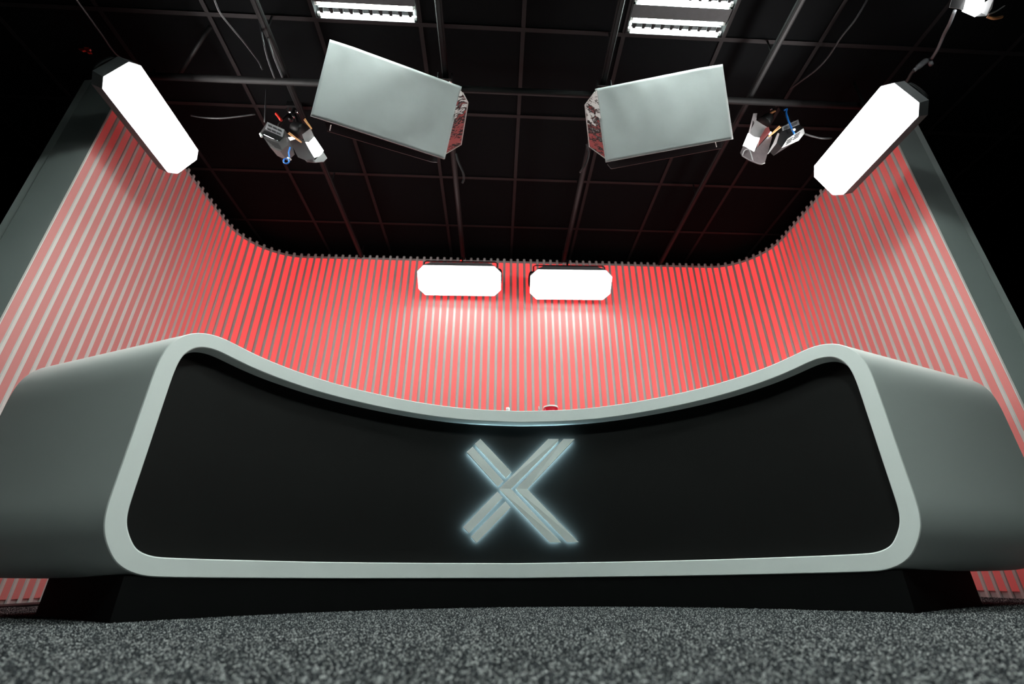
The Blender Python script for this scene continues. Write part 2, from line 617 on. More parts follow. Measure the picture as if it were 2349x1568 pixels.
# ================================================================== FLUORESCENT FIXTURES
def fixture(cell, label, tube='tube'):
    x, y = GX0 + GS * (cell[0] + 0.5), GY0 + GS * (cell[1] + 0.5)
    t = thing('fluorescent_fixture', label, 'ceiling light', Matrix.Translation((x, y, CEIL)), 'louvred fluorescent fixtures in the ceiling grid')
    h = 0.295
    sq = lambda r, z: [Vector((-r, -r, z)), Vector((r, -r, z)), Vector((r, r, z)), Vector((-r, r, z))]
    MB().loft([sq(h - 0.007, 0.045), sq(h - 0.007, -0.003), sq(h, -0.003), sq(h, 0.049)]).obj('housing', M['black'], t)
    banks = (-0.2475, -0.0825, 0.0825, 0.2475)
    # bank centres line up with the lit rows of the photograph
    for b in banks:
        for sg in (-1, 1):
            R = MB().add([(-h + 0.02, b + sg * 0.0455, 0.0), (h - 0.02, b + sg * 0.0455, 0.0), (h - 0.02, b + sg * 0.0430, 0.042), (-h + 0.02, b + sg * 0.0430, 0.042),
                    (-h + 0.02, b + sg * 0.0470, 0.0), (h - 0.02, b + sg * 0.0470, 0.0), (h - 0.02, b + sg * 0.0440, 0.044), (-h + 0.02, b + sg * 0.0440, 0.044)],
                   [(0, 1, 2, 3), (7, 6, 5, 4), (0, 4, 5, 1), (1, 5, 6, 2), (2, 6, 7, 3), (3, 7, 4, 0)]).obj('reflector', M['reflector'], t)
        for k in range(10):
            xx = -h + 0.045 + k * (2 * h - 0.09) / 9
            MB().prism([Vector((xx - 0.012, b - 0.017, 0.002)), Vector((xx + 0.012, b - 0.017, 0.002)), Vector((xx + 0.008, b + 0.015, 0.002)), Vector((xx - 0.010, b + 0.015, 0.002))], Vector((0, 0, 0.008))).obj('louvre_blade', M['black'], R)
        MB().box((-h + 0.03, b - 0.012, 0.011), (h - 0.03, b + 0.012, 0.014)).obj('spine', M['darkgrey'], t)
        for sg in (-1, 1):
            tb = MB().tube([(-h + 0.03, b + sg * 0.0305, 0.02), (h - 0.03, b + sg * 0.0305, 0.02)], 0.0115, 10).obj('tube', M[tube], t, True)
            for e in (-1, 1):
                MB().tube([(e * (h - 0.014), b + sg * 0.0305, 0.02), (e * (h - 0.03), b + sg * 0.0305, 0.02)], 0.0135, 8).obj('end_cap', M['rim'], tb)
    for yy in (-0.165, 0.0, 0.165):
        MB().box((-h + 0.01, yy - 0.035, 0.001), (h - 0.01, yy + 0.035, 0.006)).obj('divider_plate', M['darkgrey'], t)
    return t


fixture((-2, 0), 'lit ceiling fluorescent above the left white softbox, cut by the top of the frame')
fixture((1, 0), 'lit ceiling fluorescent above the right white softbox, showing a dark plate between lit rows')
fixture((0, -3), 'louvred ceiling fluorescent farthest from the desk, in the row behind the other two', 'tube_rear')

# ================================================================== LIGHTING RAILS
RAILZ = 2.885
def rail(x, y0, y1, label, hy):
    t = thing('lighting_rail', label, 'rail', Matrix.Translation((x, y0, RAILZ)), 'ceiling rails running front to back')
    MB().bevel_box((-0.019, -0.014, 0.0), (0.019, 0.014, y1 - y0), 0.006, Matrix(((1, 0, 0, 0), (0, 0, 1, 0), (0, 1, 0, 0), (0, 0, 0, 1)))).obj('bar', M['rail'], t)
    MB().box((-0.007, 0, -0.0155), (0.007, y1 - y0, -0.0138)).obj('slot', M['black'], t)
    for y in hy:
        MB().tube([(0, y - y0, 0.013), (0, y - y0, CEIL - RAILZ)], 0.006, 6).obj('hanger', M['rail'], t)
    return t


rail(-1.325, 0.2, 4.2, 'dark lighting rail holding the lamp left of the left softbox', (0.6, 1.75, 2.95, 3.9))
rail(-0.350, 0.2, 4.2, 'dark lighting rail over the inner end of the left softbox', (0.6, 1.75, 2.95, 3.9))
rail(0.628, 0.2, 4.2, 'dark lighting rail over the inner end of the right softbox', (0.6, 1.75, 2.95, 3.9))
rail(1.592, 0.2, 4.2, 'dark lighting rail passing right of the right softbox', (0.6, 1.75, 2.95, 3.9))
t = thing('cross_pipe', 'dark round pipe crossing under the ceiling rails between the softboxes', 'pipe', Matrix.Translation((0, 2.035, 2.845)))
MB().tube([(-2.3, 0, 0), (2.5, 0, 0)], 0.021, 12).obj('pipe', M['rail'], t, True)
for sx in (-2.3, 2.5):
    MB().tube([(sx - 0.01, 0, 0), (sx + 0.01, 0, 0)], 0.023, 12).obj('end_cap', M['black'], t, True)
for x, which in ((-0.350, 'left'), (0.628, 'right')):
    t = thing('rail_clamp', 'black bolted bracket joining rail and cross pipe by the %s softbox' % which, 'bracket', Matrix.Translation((x, 2.035, 2.845)), 'rail brackets')
    chan = [(-0.045, 0.03), (-0.045, -0.03), (0.045, -0.03), (0.045, 0.03), (0.039, 0.03), (0.039, -0.024), (-0.039, -0.024), (-0.039, 0.03)]
    MB().prism([Vector((a, -0.085, b)) for a, b in chan], Vector((0, 0.115, 0))).obj('bracket_plate', M['black'], t)
    for bx, by in ((-0.036, -0.07), (0.036, -0.07), (-0.036, 0.015), (0.036, 0.015)):
        MB().tube([(bx, by, -0.036), (bx, by, -0.027)], 0.0075, 8).obj('bolt', M['chrome'], t, True)

# ================================================================== LED PANELS
def octagon(w, h, c, z):
    x, y = w / 2, h / 2
    return [Vector((-x + c, -y, z)), Vector((x - c, -y, z)), Vector((x, -y + c, z)), Vector((x, y - c, z)), Vector((x - c, y, z)), Vector((-x + c, y, z)), Vector((-x, y - c, z)), Vector((-x, -y + c, z))]


def led_panel(origin, xdir, normal, w, h, c, m, label, top, depth=0.085, taper=1.0, yoke_rise=0.19):
    """local x along the length, local z the way it shines"""
    t = thing('led_panel', label, 'studio light', frame_at(origin, xdir, normal), 'big lit studio panels')
    MB().loft([octagon(w, h, c, 0.0), octagon(w - 0.004, h - 0.004, c, 0.006)]).obj('diffuser', m, t)
    MB().loft([octagon(w + 0.010, h + 0.010, c, -0.002), octagon(w + 0.010, h + 0.010, c, -0.014), octagon(w + taper * 0.02, h + max(taper, 0) * 0.015, c * 1.1, -depth)]).obj('softbox_body', M['greyfabric'], t)
    MB().bevel_box((-w * 0.44, -h * 0.33, -depth - 0.05), (w * 0.44, h * 0.33, -depth), 0.02).obj('housing', M['black'], t)
    # handles at both ends of the housing
    for sg in (-1, 1):
        x = sg * w * 0.44
        MB().tube(crom([(x, -h * 0.25, -depth - 0.02), (x + sg * 0.045, -h * 0.22, -depth - 0.02), (x + sg * 0.045, h * 0.22, -depth - 0.02), (x, h * 0.25, -depth - 0.02)], 4), 0.009, 8).obj('handle', M['rail'], t, True)
    for k in range(4):
        x = -w * 0.3 + k * w * 0.2
        MB().box((x - 0.03, -h * 0.25, -depth - 0.058), (x + 0.03, h * 0.25, -depth - 0.05)).obj('cooling_fin', M['rail'], t)
    side = taper > 0
    # yoke and drop rod up to the rail (world vertical, given in local space)
    inv = frame_at(origin, xdir, normal).inverted()
    hub = Vector((0, 0, -depth - 0.10))
    if not side:
        # wide yoke: pivots on the two short sides, arching over the top
        wz = inv.to_3x3() @ Vector((0, 0, 1))
        a, b = Vector((-w * 0.455, 0.0, -0.05)), Vector((w * 0.455, 0.0, -0.05))
        rise = wz * yoke_rise
        MB().tube([a, a + rise * 0.93, a + rise + Vector((0.02, 0, 0)), b + rise + Vector((-0.02, 0, 0)), b + rise * 0.93, b], 0.006, 8).obj('arch_yoke', M['black'], t, True)
        m0 = (a + b) / 2 + rise
        MB().tube([m0 + wz * 0.004, m0 + wz * 0.016], [0.008, 0.006], 8).obj('pilot_light', M['redled'], t, True)
        for sg in (-1, 1):
            q = Vector((sg * w * 0.455, 0, -0.05))
            MB().tube([q, q + Vector((sg * 0.035, 0, 0))], [0.014, 0.010], 10).obj('side_knob', M['black'], t, True)
            MB().tube(crom([Vector((sg * w * 0.15, h * 0.3, -depth - 0.03)), Vector((sg * w * 0.20, h * 0.45, -depth)), (Vector((sg * w * 0.17, 0, -0.05)) + rise)], 4), 0.004, 6).obj('flex', M['blackcable'], t, True)
    MB().tube(crom([(-w * 0.40, 0, -depth - 0.03), (-w * 0.40, 0, -depth - 0.09), (0, 0, -depth - 0.11), (w * 0.40, 0, -depth - 0.09), (w * 0.40, 0, -depth - 0.03)], 4), 0.008, 8).obj('yoke', M['black'], t, True)
    toploc = inv @ Vector(top)
    MB().tube([hub, hub.lerp(toploc, 0.5), toploc], 0.010, 8).obj('drop_rod', M['black'], t, True)
    MB().tube([hub + Vector((0, -0.02, 0)), hub + Vector((0, 0.02, 0))], 0.022, 10).obj('tilt_knob', M['black'], t, True)
    return t


def fit(corners, scale):
    P = [EYE + (Vector(p) - Vector((0, 0, 0.135))) * scale for p in corners]
    ctr = (P[0] + P[1] + P[2] + P[3]) / 4
    xd = ((P[1] - P[0]) + (P[2] - P[3])).normalized()
    yd = ((P[3] - P[0]) + (P[2] - P[1]))
    n = xd.cross(yd).normalized()
    yd = n.cross(xd)
    w = ((P[1] - P[0]).length + (P[2] - P[3]).length) / 2
    h = (abs((P[3] - P[0]).dot(yd)) + abs((P[2] - P[1]).dot(yd))) / 2
    if n.dot(EYE - ctr) < 0: n = -n
    return ctr, xd, n, w, h


# poses solved once from the photograph's survey: centre, length axis, facing, length, height (metres)
def drop_top(ctr, n, d):
    p = Vector(ctr) - Vector(n).normalized() * d
    return (p.x, p.y, (CEIL - 0.003 if abs(p.x) > 1 else RAILZ - 0.030))


for ctr, xd, n, w, h, c, m, label in (
    ((-2.037, 2.107, 2.535), (0.039, 0.997, -0.072), (0.863, -0.07, -0.5), 0.63, 0.234, 0.043, 'led_side', 'long lit panel hanging before the left arm of the slatted backdrop'),
    ((2.137, 1.963, 2.419), (-0.132, 0.986, -0.106), (-0.897, -0.164, -0.411), 0.63, 0.266, 0.048, 'led_side', 'long lit panel hanging before the right arm of the slatted backdrop'),
    ((-0.3566, 3.704, 2.508), (1.0, -0.017, -0.004), (-0.008, -0.60, -0.80), 0.74, 0.2775, 0.058, 'led_back', 'lit panel before the back of the slatted wall, left one of that pair'),
    ((0.6535, 3.704, 2.491), (1.0, -0.013, 0.004), (-0.002, -0.59, -0.807), 0.736, 0.281, 0.060, 'led_back', 'lit panel before the back of the slatted wall, right one of that pair')):
    dp = 0.085 if m == 'led_side' else 0.105
    led_panel(ctr, xd, n, w, h, c, M[m], label, drop_top(ctr, n, dp + 0.10), dp, 1.0 if m == 'led_side' else -5.0)

SOFT_L = (Vector((-0.617, 1.834, 2.461)), Vector((0.956, 0.277, -0.095)), Vector((0.213, -0.88, -0.424)), 0.72, 0.430)
SOFT_R = (Vector((0.921, 1.866, 2.488)), Vector((0.974, -0.211, 0.076)), Vector((-0.154, -0.874, -0.461)), 0.72, 0.4246)


# ================================================================== SOFTBOXES
def softbox(C4, label, inner_poly, chain_px, under):
    ctr, xd, n, w, h = C4
    mw = frame_at(ctr, xd, n)
    inv = mw.inverted()
    t = thing('softbox', label, 'softbox', mw, 'unlit white softboxes')

    def loc(px, py, z):
        p0 = mw @ Vector((0, 0, z))
        return inv @ at_plane(px, py, p0, n)
    # cloth: slightly loose, creased along the top edge, wrapped over the edges
    nx, ny = 48, 28
    vs, fs = [], []
    rnd = random.Random(len(label))
    ph = [rnd.uniform(0, 6.28) for _ in range(6)]
    for j in range(ny + 1):
        for i in range(nx + 1):
            u, v = i / nx, j / ny
            x, y = (u - 0.5) * w, (v - 0.5) * h
            e = min(u, 1 - u, v, 1 - v)
            z = 0.004 * math.sin(u * 7 + ph[0]) * math.sin(v * 2.2 + ph[1]) * min(1, e * 8)
            z += 0.0011 * math.sin(u * 34 + v * 5 + ph[2]) * (0.2 + v) ** 2 * min(1, e * 14) + 0.0012 * math.sin(u * 15 - v * 6 + ph[3]) * min(1, e * 10)
            uo = u if ctr.x < 0 else 1 - u           # the outer end wraps back over its frame
            z -= 0.10 * max(0.0, 0.13 - uo + 0.05 * v) ** 1.15 * w
            vs.append(Vector((x, y, z)))
    for j in range(ny):
        for i in range(nx):
            a = j * (nx + 1) + i
            fs.append((a, a + 1, a + nx + 2, a + nx + 1))
    n0 = len(vs)
    vs += [v + Vector((0, 0, -0.004)) for v in vs]
    fs += [(a + n0, d + n0, c + n0, b + n0) for a, b, c, d in fs]
    edge = [i for i in range(nx + 1)] + [j * (nx + 1) + nx for j in range(1, ny + 1)] + [ny * (nx + 1) + i for i in range(nx - 1, -1, -1)] + [j * (nx + 1) for j in range(ny - 1, 0, -1)]
    for a, b in zip(edge, edge[1:] + edge[:1]): fs.append((b, a, a + n0, b + n0))
    MB().add(vs, fs).obj('diffusion_cloth', M['cloth'], t, True)
    # folded skirt of the cloth and its hem
    sk = MB()
    x, y = w / 2 - 0.003, h / 2 - 0.003
    rim0 = [Vector((-x, -y, -0.017)), Vector((x, -y, -0.017)), Vector((x, y, -0.017)), Vector((-x, y, -0.017))]
    rim1 = [Vector((p.x * 0.985, p.y * 0.97, -0.035)) for p in rim0]
    sk.loft([rim0, rim1], cap=False)
    sk.obj('cloth_skirt', M['cloth'], t)
    # reflector body behind
    MB().loft([[Vector((p.x * 0.97, p.y * 0.94, -0.034)) for p in rim0], [Vector((p.x * 0.8, p.y * 0.55, -0.16)) for p in rim0]]).obj('reflector_body', M['maroon'], t)
    MB().bevel_box((-w * 0.36, -h * 0.22, -0.24), (w * 0.36, h * 0.22, -0.16), 0.02).obj('housing', M['black'], t)
    # under leaf
    lf = [loc(px, py, -0.10) for px, py in under]
    MB().prism(lf, Vector((0, 0, -0.006))).obj('barn_door', M['maroon'], t)
    # polished end leaf seen beyond the cloth
    sx = 1 if ctr.x < 0 else -1
    ln = Vector((0.31 * sx, -0.055, -0.945)).normalized()
    lw = [at_plane(px, py, mw @ Vector((sx * w * 0.5, 0, -0.06)), ln) for px, py in inner_poly]
    lp = [inv @ p for p in lw]
    up_l = inv.to_3x3() @ (-ln)
    e = MB().prism(lp, up_l * 0.005).obj('end_reflector', M['foil'], t)
    rim = MB()
    ed = [p - up_l * 0.001 for p in lp[1:-1]]
    rim.tube(ed, 0.003, 6)
    rim.obj('reflector_rim', M['rim'], e)
    # bead pull chain
    c0 = loc(chain_px[0], chain_px[1], -0.04)
    wdown = inv.to_3x3() @ Vector((0, 0, -1))
    ch = MB()
    bead, rad = [], []
    for k in range(4):
        for d_, r2 in ((-0.0055, 0.0006), (-0.0025, 0.0030), (0.0025, 0.0032), (0.0055, 0.0006)):
            bead.append(c0 + wdown * (0.012 + 0.0115 * k + d_)); rad.append(r2)
    ch.tube(bead, rad, 6)
    ch.obj('pull_chain', M['rim'], t, True)
    # yoke and drop rod to the rail above
    up = inv.to_3x3() @ Vector((0, 0, 1))
    hub = Vector((0, 0, -0.25))
    MB().tube([Vector((-w * 0.38, 0, -0.2)), Vector((-w * 0.38, 0, -0.26)), hub, Vector((w * 0.38, 0, -0.26)), Vector((w * 0.38, 0, -0.2))], 0.009, 8).obj('yoke', M['black'], t)
    zt = 2.822 - (mw @ hub).z
    MB().tube([hub, hub + up * zt], 0.011, 8).obj('drop_rod', M['black'], t)
    return t


softbox(SOFT_L, 'unlit white softbox tilted down to the right, below the left ceiling fluorescent',
        [(1056, 206), (1061, 212), (1073.5, 235), (1058, 331), (1021, 353), (1019, 350)], (760, 284),
        [(745, 278), (1005, 352), (1003, 372), (990, 371), (750, 300)])
softbox(SOFT_R, 'unlit white softbox tilted down to the left, below the right ceiling fluorescent',
        [(1369, 206), (1364, 211), (1342, 240), (1352, 336), (1389, 363), (1391, 360)], (1640, 322),
        [(1398, 362), (1660, 315), (1655, 340), (1402, 387), (1393, 376)])

# ================================================================== SMALL LAMPS, BALLASTS, CABLES
def plate(pts, y, th, tilt=0.0):
    """a polygon seen at the given pixels, standing at depth y (or one depth per corner), with real thickness"""
    ys = y if isinstance(y, (list, tuple)) else [y] * len(pts)
    ring = [at_y(px, py, yy) for (px, py), yy in zip(pts, ys)]
    return MB().prism(ring, Vector((0, th, th * 0.3)))


def wire(pts, y, r, n=8, seg=5):
    ys = y if isinstance(y, (list, tuple)) else [y] * len(pts)
    return MB().tube(crom([at_y(px, py, yy) for (px, py), yy in zip(pts, ys)], seg), r, n)


def local_part(name, mb, m, root, smooth=False, parent=None):
    inv = root.matrix_world.inverted()
    mb.v = [tuple(inv @ Vector(v)) for v in mb.v]
    return mb.obj(name, m, parent or root, smooth)


def conv(pts, s, ox, oy):
    return [(ox + x / s, oy + y / s) for x, y in pts]


def barrel(pxa, pxb, y, ra, rb, n=16):
    a, b = at_y(pxa[0], pxa[1], y), at_y(pxb[0], pxb[1], y)
    return MB().tube([a, a.lerp(b, 0.1), a.lerp(b, 0.9), b], [ra * 0.85, ra, rb, rb * 0.9], n)


# ---- lamp left of the left softbox
A = lambda *p: conv(p, 7.83, 550, 200)
y = 2.25
org = at_y(685, 300, y)
t = thing('studio_lamp', 'small lamp with pegged diffusion paper, left of the left softbox', 'lamp', Matrix.Translation(org), 'small lamps with pegged paper')
local_part('lamp_head', barrel(A((960, 720))[0], A((1150, 800))[0], y + 0.05, 0.040, 0.050), M['black'], t, True)
local_part('lens', plate(A((1172, 985), (1235, 990), (1335, 885), (1500, 1130), (1440, 1220), (1335, 1255)), y + 0.03, 0.006), M['lens'], t)
local_part('diffusion_paper', plate(A((1120, 850), (1270, 735), (1335, 885), (1240, 988), (1160, 965)), y + 0.015, 0.003), M['paper'], t)
local_part('barn_door', plate(A((895, 960), (1060, 905), (1165, 960), (1352, 1300), (1170, 1305), (1045, 1255)), [y - 0.01, y, y, y - 0.02, y - 0.03, y - 0.03], 0.003), M['maroon'], t)
local_part('paper_hem', plate(A((1165, 1297), (1352, 1302), (1440, 1222), (1505, 1165), (1568, 1270), (1505, 1335), (1350, 1350), (1205, 1338)), y - 0.005, 0.004), M['paper'], t)
local_part('lit_gap', plate(A((870, 900), (950, 893), (997, 915), (985, 945), (918, 968)), y + 0.012, 0.003), M['lens'], t)
for a, b in (((880, 822), (1110, 990)), ((1165, 575), (1290, 745))):
    pa, pb = A(a)[0], A(b)[0]
    for d in (-1.2, 1.2):
        local_part('clothes_peg', wire([(pa[0] + d, pa[1] - d), (pb[0] + d * .2, pb[1] - d * .2)], y - 0.025, 0.0035, 6, 1), M['wood'], t)
local_part('mount_arm', wire(A((990, 470), (1040, 640), (1060, 760)), y + 0.08, 0.010), M['black'], t, True)
jaw = wire(A((850, 390), (900, 455), (985, 440), (1000, 400)), y + 0.09, 0.010).v
q = wire(A((850, 390), (890, 440), (960, 455), (1010, 430), (1060, 455), (1110, 400)), y + 0.09, 0.009)
local_part('hook_clamp', q, M['chrome'], t, True)
local_part('wing_bolt', wire(A((925, 480), (985, 535)), y + 0.07, 0.009), M['chrome'], t, True)
p0 = at_y(*A((980, 400))[0], y + 0.09)
local_part('clamp_body', MB().box((p0.x - 0.045, p0.y - 0.03, p0.z + 0.0), (p0.x + 0.035, p0.y + 0.03, p0.z + 0.07)), M['black'], t)
local_part('stem', MB().tube([p0 + Vector((0, 0, 0.06)), Vector((p0.x - 0.005, p0.y, RAILZ - 0.012))], 0.016, 10), M['black'], t, True)
local_part('tilt_handle', wire(A((655, 475), (700, 530), (745, 595)), y + 0.02, [0.009] * 11, 8, 5), M['redplastic'], t, True)

# ---- ballast box beside it
org = at_y(640, 315, y - 0.02)
t = thing('ballast_box', 'grey vented box with a two-row printed label, beside the left small lamp', 'electrical box', Matrix.Translation(org))
local_part('case', plate(A((365, 815), (495, 620), (800, 760), (860, 1050), (730, 1160), (540, 1070)), y + 0.0, 0.10), M['boxgrey'], t)
local_part('lid', plate(A((440, 770), (770, 895), (705, 965), (400, 830)), y - 0.004, 0.006), M['black'], t)
lb = local_part('label_plate', plate(A((495, 622), (798, 758), (765, 892), (455, 745)), y - 0.006, 0.004), M['label'], t)
for r0, r1 in (((505, 672), (765, 790)), ((488, 735), (745, 845))):
    for k in range(3):
        a = (r0[0] + (r1[0] - r0[0]) * (k / 3 + 0.02), r0[1] + (r1[1] - r0[1]) * (k / 3 + 0.02))
        b = (r0[0] + (r1[0] - r0[0]) * (k / 3 + 0.29), r0[1] + (r1[1] - r0[1]) * (k / 3 + 0.29))
        local_part('printed_block', plate(A((a[0] - 6, a[1] - 14), (b[0] - 6, b[1] - 14), (b[0] + 2, b[1] + 22), (a[0] + 2, a[1] + 22)), y - 0.0075, 0.0015), M['ink'], t, False, lb)
gv = local_part('vent_panel', plate(A((385, 850), (690, 985), (835, 1060), (730, 1150), (550, 1065), (445, 930)), y - 0.003, 0.004), M['boxgrey'], t)
for k in range(5):
    f = k / 5
    local_part('vent_slot', plate(A((440 + 45 * k, 915 + 36 * k), (700 + 14 * k, 1010 + 26 * k), (698 + 14 * k, 1019 + 26 * k), (438 + 45 * k, 924 + 36 * k)), y - 0.0045, 0.002), M['black'], t, False, gv)
local_part('corner_screw', wire(A((370, 835), (395, 890)), y - 0.008, 0.007), M['rim'], t, True)
local_part('edge_trim', wire(A((395, 830), (690, 965)), y - 0.008, 0.0035), M['chrome'], t, True)
local_part('hanging_bracket', wire(A((700, 700), (800, 560), (900, 480)), [y + 0.05, y + 0.06, y + 0.08], 0.010), M['black'], t, True)
t = thing('blue_tie', 'blue cord with a looped end and white collar under the left small lamp', 'cord', Matrix.Translation(at_y(660, 345, y)))
loop_ = [(835 + 50 * cos(a), 1325 + 45 * sin(a)) for a in [(-50 - 36 * k) * pi / 180 for k in range(11)]]
local_part('cord', wire(A((905, 1080), (880, 1170), (888, 1250), *loop_), y - 0.02, 0.0045, 8, 3), M['blue'], t, True)
local_part('collar', wire(A((862, 1268), (915, 1300)), y - 0.02, 0.0065, 8, 1), M['white'], t, True)

# ---- lamp right of the right softbox
Bc = lambda *p: conv(p, 6.711, 1600, 180)
y = 2.10
t = thing('studio_lamp', 'small lamp wrapped in frosted film, right of the right softbox', 'lamp', Matrix.Translation(at_y(1745, 310, y)), 'small lamps with pegged paper')
local_part('lamp_head', barrel(Bc((1100, 600))[0], Bc((1010, 690))[0], y + 0.06, 0.036, 0.044), M['black'], t, True)
local_part('diffusion_paper', plate(Bc((900, 640), (1000, 705), (1095, 760), (1010, 850), (935, 922), (870, 890), (795, 842)), y + 0.02, 0.003), M['paper'], t)
local_part('side_flap', plate(Bc((862, 535), (922, 535), (905, 640), (815, 835), (785, 845)), [y + 0.03, y + 0.05, y + 0.05, y + 0.02, y], 0.003), M['paper'], t)
local_part('lens', plate(Bc((785, 838), (868, 900), (960, 915), (870, 1122), (705, 1030)), y + 0.015, 0.006), M['lens'], t)
local_part('inner_door', plate(Bc((1050, 760), (1095, 745), (1122, 822), (925, 1055), (958, 915)), y + 0.008, 0.003), M['reddoor'], t)
film = [(708, 1030), (872, 1124), (925, 1060), (1120, 850), (1150, 900), (1075, 1165), (1035, 1305), (960, 1320), (800, 1255), (685, 1190), (660, 1140)]
local_part('frosted_film', plate(Bc(*film), y + 0.004, 0.003), M['film'], t)
local_part('film_fold', wire(Bc((690, 1185), (720, 1110), (790, 1090), (830, 1180), (850, 1265)), y - 0.004, 0.003), M['paper'], t, True)
local_part('film_hem', wire(Bc((688, 1190), (800, 1258), (960, 1318), (1035, 1300)), y - 0.002, 0.003), M['paper'], t, True)
local_part('door_edge', plate(Bc((1235, 838), (1262, 845), (1215, 1000), (1100, 1150), (1080, 1160), (1170, 990)), y - 0.01, 0.005), M['paper'], t)
for d in (-1.2, 1.2):
    pa, pb = Bc((1268, 742))[0], Bc((1095, 893))[0]
    local_part('clothes_peg', wire([(pa[0] + d, pa[1] + d), (pb[0] + d * .2, pb[1] + d * .2)], y - 0.03, 0.0038, 6, 1), M['wood'], t)
local_part('lit_gap', plate(Bc((1100, 850), (1130, 815), (1150, 840), (1110, 872)), y - 0.012, 0.003), M['lens'], t)
local_part('hook_clamp', wire(Bc((1180, 310), (1240, 370), (1210, 410), (1160, 440), (1130, 480)), y + 0.07, 0.009), M['chrome'], t, True)
local_part('wing_bolt', wire(Bc((1130, 530), (1195, 500)), y + 0.06, 0.007), M['wood'], t, True)
local_part('mount_arm', wire(Bc((1190, 380), (1120, 580), (1090, 640)), y + 0.08, 0.011), M['black'], t, True)
p0 = at_y(*Bc((1190, 330))[0], y + 0.08)
local_part('clamp_body', MB().box((p0.x - 0.03, p0.y - 0.03, p0.z - 0.01), (p0.x + 0.04, p0.y + 0.03, p0.z + 0.07)), M['black'], t)
local_part('stem', MB().tube([p0 + Vector((0, 0, 0.06)), Vector((p0.x, p0.y, CEIL - 0.002))], 0.015, 10), M['black'], t, True)

t = thing('ballast_box', 'black box with a white slotted label plate, beside the right small lamp', 'electrical box', Matrix.Translation(at_y(1815, 310, y)))
local_part('case', plate(Bc((1290, 800), (1300, 740), (1480, 640), (1640, 760), (1640, 850), (1300, 1065), (1215, 980)), y + 0.01, 0.09), M['black'], t)
lb = local_part('label_plate', plate(Bc((1298, 1065), (1390, 925), (1632, 765), (1650, 842), (1562, 950)), y + 0.004, 0.004), M['white'], t)
lb['label'] = 'white slotted plate'
for k in range(2):
    for j in range(3):
        x0, y0 = 1385 + k * 110, 950 - k * 75 + j * 30
        local_part('slot', plate(Bc((x0 - j * 12, y0 + 2), (x0 + 85 - j * 12, y0 - 52), (x0 + 85 - j * 12, y0 - 40), (x0 - j * 12, y0 + 14)), y + 0.002, 0.002), M['ink'], t, False, lb)
l2 = local_part('small_label', plate(Bc((1298, 745), (1552, 630), (1572, 705), (1312, 800)), y + 0.004, 0.003), M['label'], t)
for j in range(3):
    local_part('printed_line', plate(Bc((1330, 752 + j * 16), (1535, 660 + j * 16), (1536, 668 + j * 16), (1332, 760 + j * 16)), y + 0.0025, 0.0012), M['ink'], t, False, l2)
local_part('hanging_bracket', wire(Bc((1420, 660), (1330, 520), (1230, 380)), [y + 0.03, y + 0.06, y + 0.08], 0.009), M['black'], t, True)
t = thing('blue_tie', 'blue cord strapped down across the black box by the right small lamp', 'cord', Matrix.Translation(at_y(1810, 285, y)))
local_part('cord', wire(Bc((1335, 490), (1375, 470), (1365, 530), (1400, 650), (1450, 770), (1490, 850)), y - 0.012, 0.0055), M['blue'], t, True)
local_part('collar', wire(Bc((1458, 795), (1495, 785)), y - 0.014, 0.008, 8, 1), M['white'], t, True)

# ---- lamp cut by the top right corner of the frame
Cc = lambda *p: conv(p, 3.136, 1600, 0)
y = 1.35
t = thing('studio_lamp', 'small lit lamp with frosted flaps, cut by the top right of the frame', 'lamp', Matrix.Translation(at_y(2230, 10, y)), 'small lamps with pegged paper')
local_part('lens', plate(Cc((1935, -40), (2070, -40), (2065, 15), (2040, 92), (2003, 115), (1910, 75)), y, 0.006), M['lens'], t)
local_part('side_flap', plate(Cc((1815, 52), (1835, -30), (1937, -30), (1912, 72), (1880, 60)), [y - 0.05, y - 0.05, y, y, y - 0.02], 0.003), M['paper'], t)
local_part('diffusion_paper', plate(Cc((2064, 18), (2140, -30), (2118, 62), (2080, 112), (2006, 116), (2040, 92)), [y - 0.002, y - 0.05, y - 0.05, y - 0.04, y - 0.002, y - 0.002], 0.003), M['paper'], t)
local_part('clothes_peg', wire(Cc((2085, 118), (2135, 132), (2190, 122)), y - 0.02, 0.007, 8, 3), M['wood'], t)
local_part('peg_tip', wire(Cc((2092, 104), (2150, 80), (2212, 40)), y - 0.02, [0.004] * 5 + [0.003] * 5 + [0.0015], 6, 5), M['white'], t)
p0 = at_y(*Cc((1990, -60))[0], y + 0.06)
local_part('lamp_head', MB().tube([p0 + Vector((0, -0.03, -0.02)), p0 + Vector((0, 0.05, 0.10))], [0.05, 0.045], 16), M['black'], t, True)
local_part('stem', MB().tube([p0 + Vector((0, 0.03, 0.08)), Vector((p0.x, p0.y + 0.03, CEIL - 0.002))], 0.014, 10), M['black'], t, True)

# ---- hangers and cables
def cable(label, px, y, r, m='cable', name='power_cable', group=None):
    ys = y if isinstance(y, (list, tuple)) else [y] * len(px)
    mb = MB().tube(crom([at_y(a, b, yy) for (a, b), yy in zip(px, ys)], 6), r, 8)
    o = mb.obj(name, M[m], None, True)
    return tag(o, label, 'cable', group)


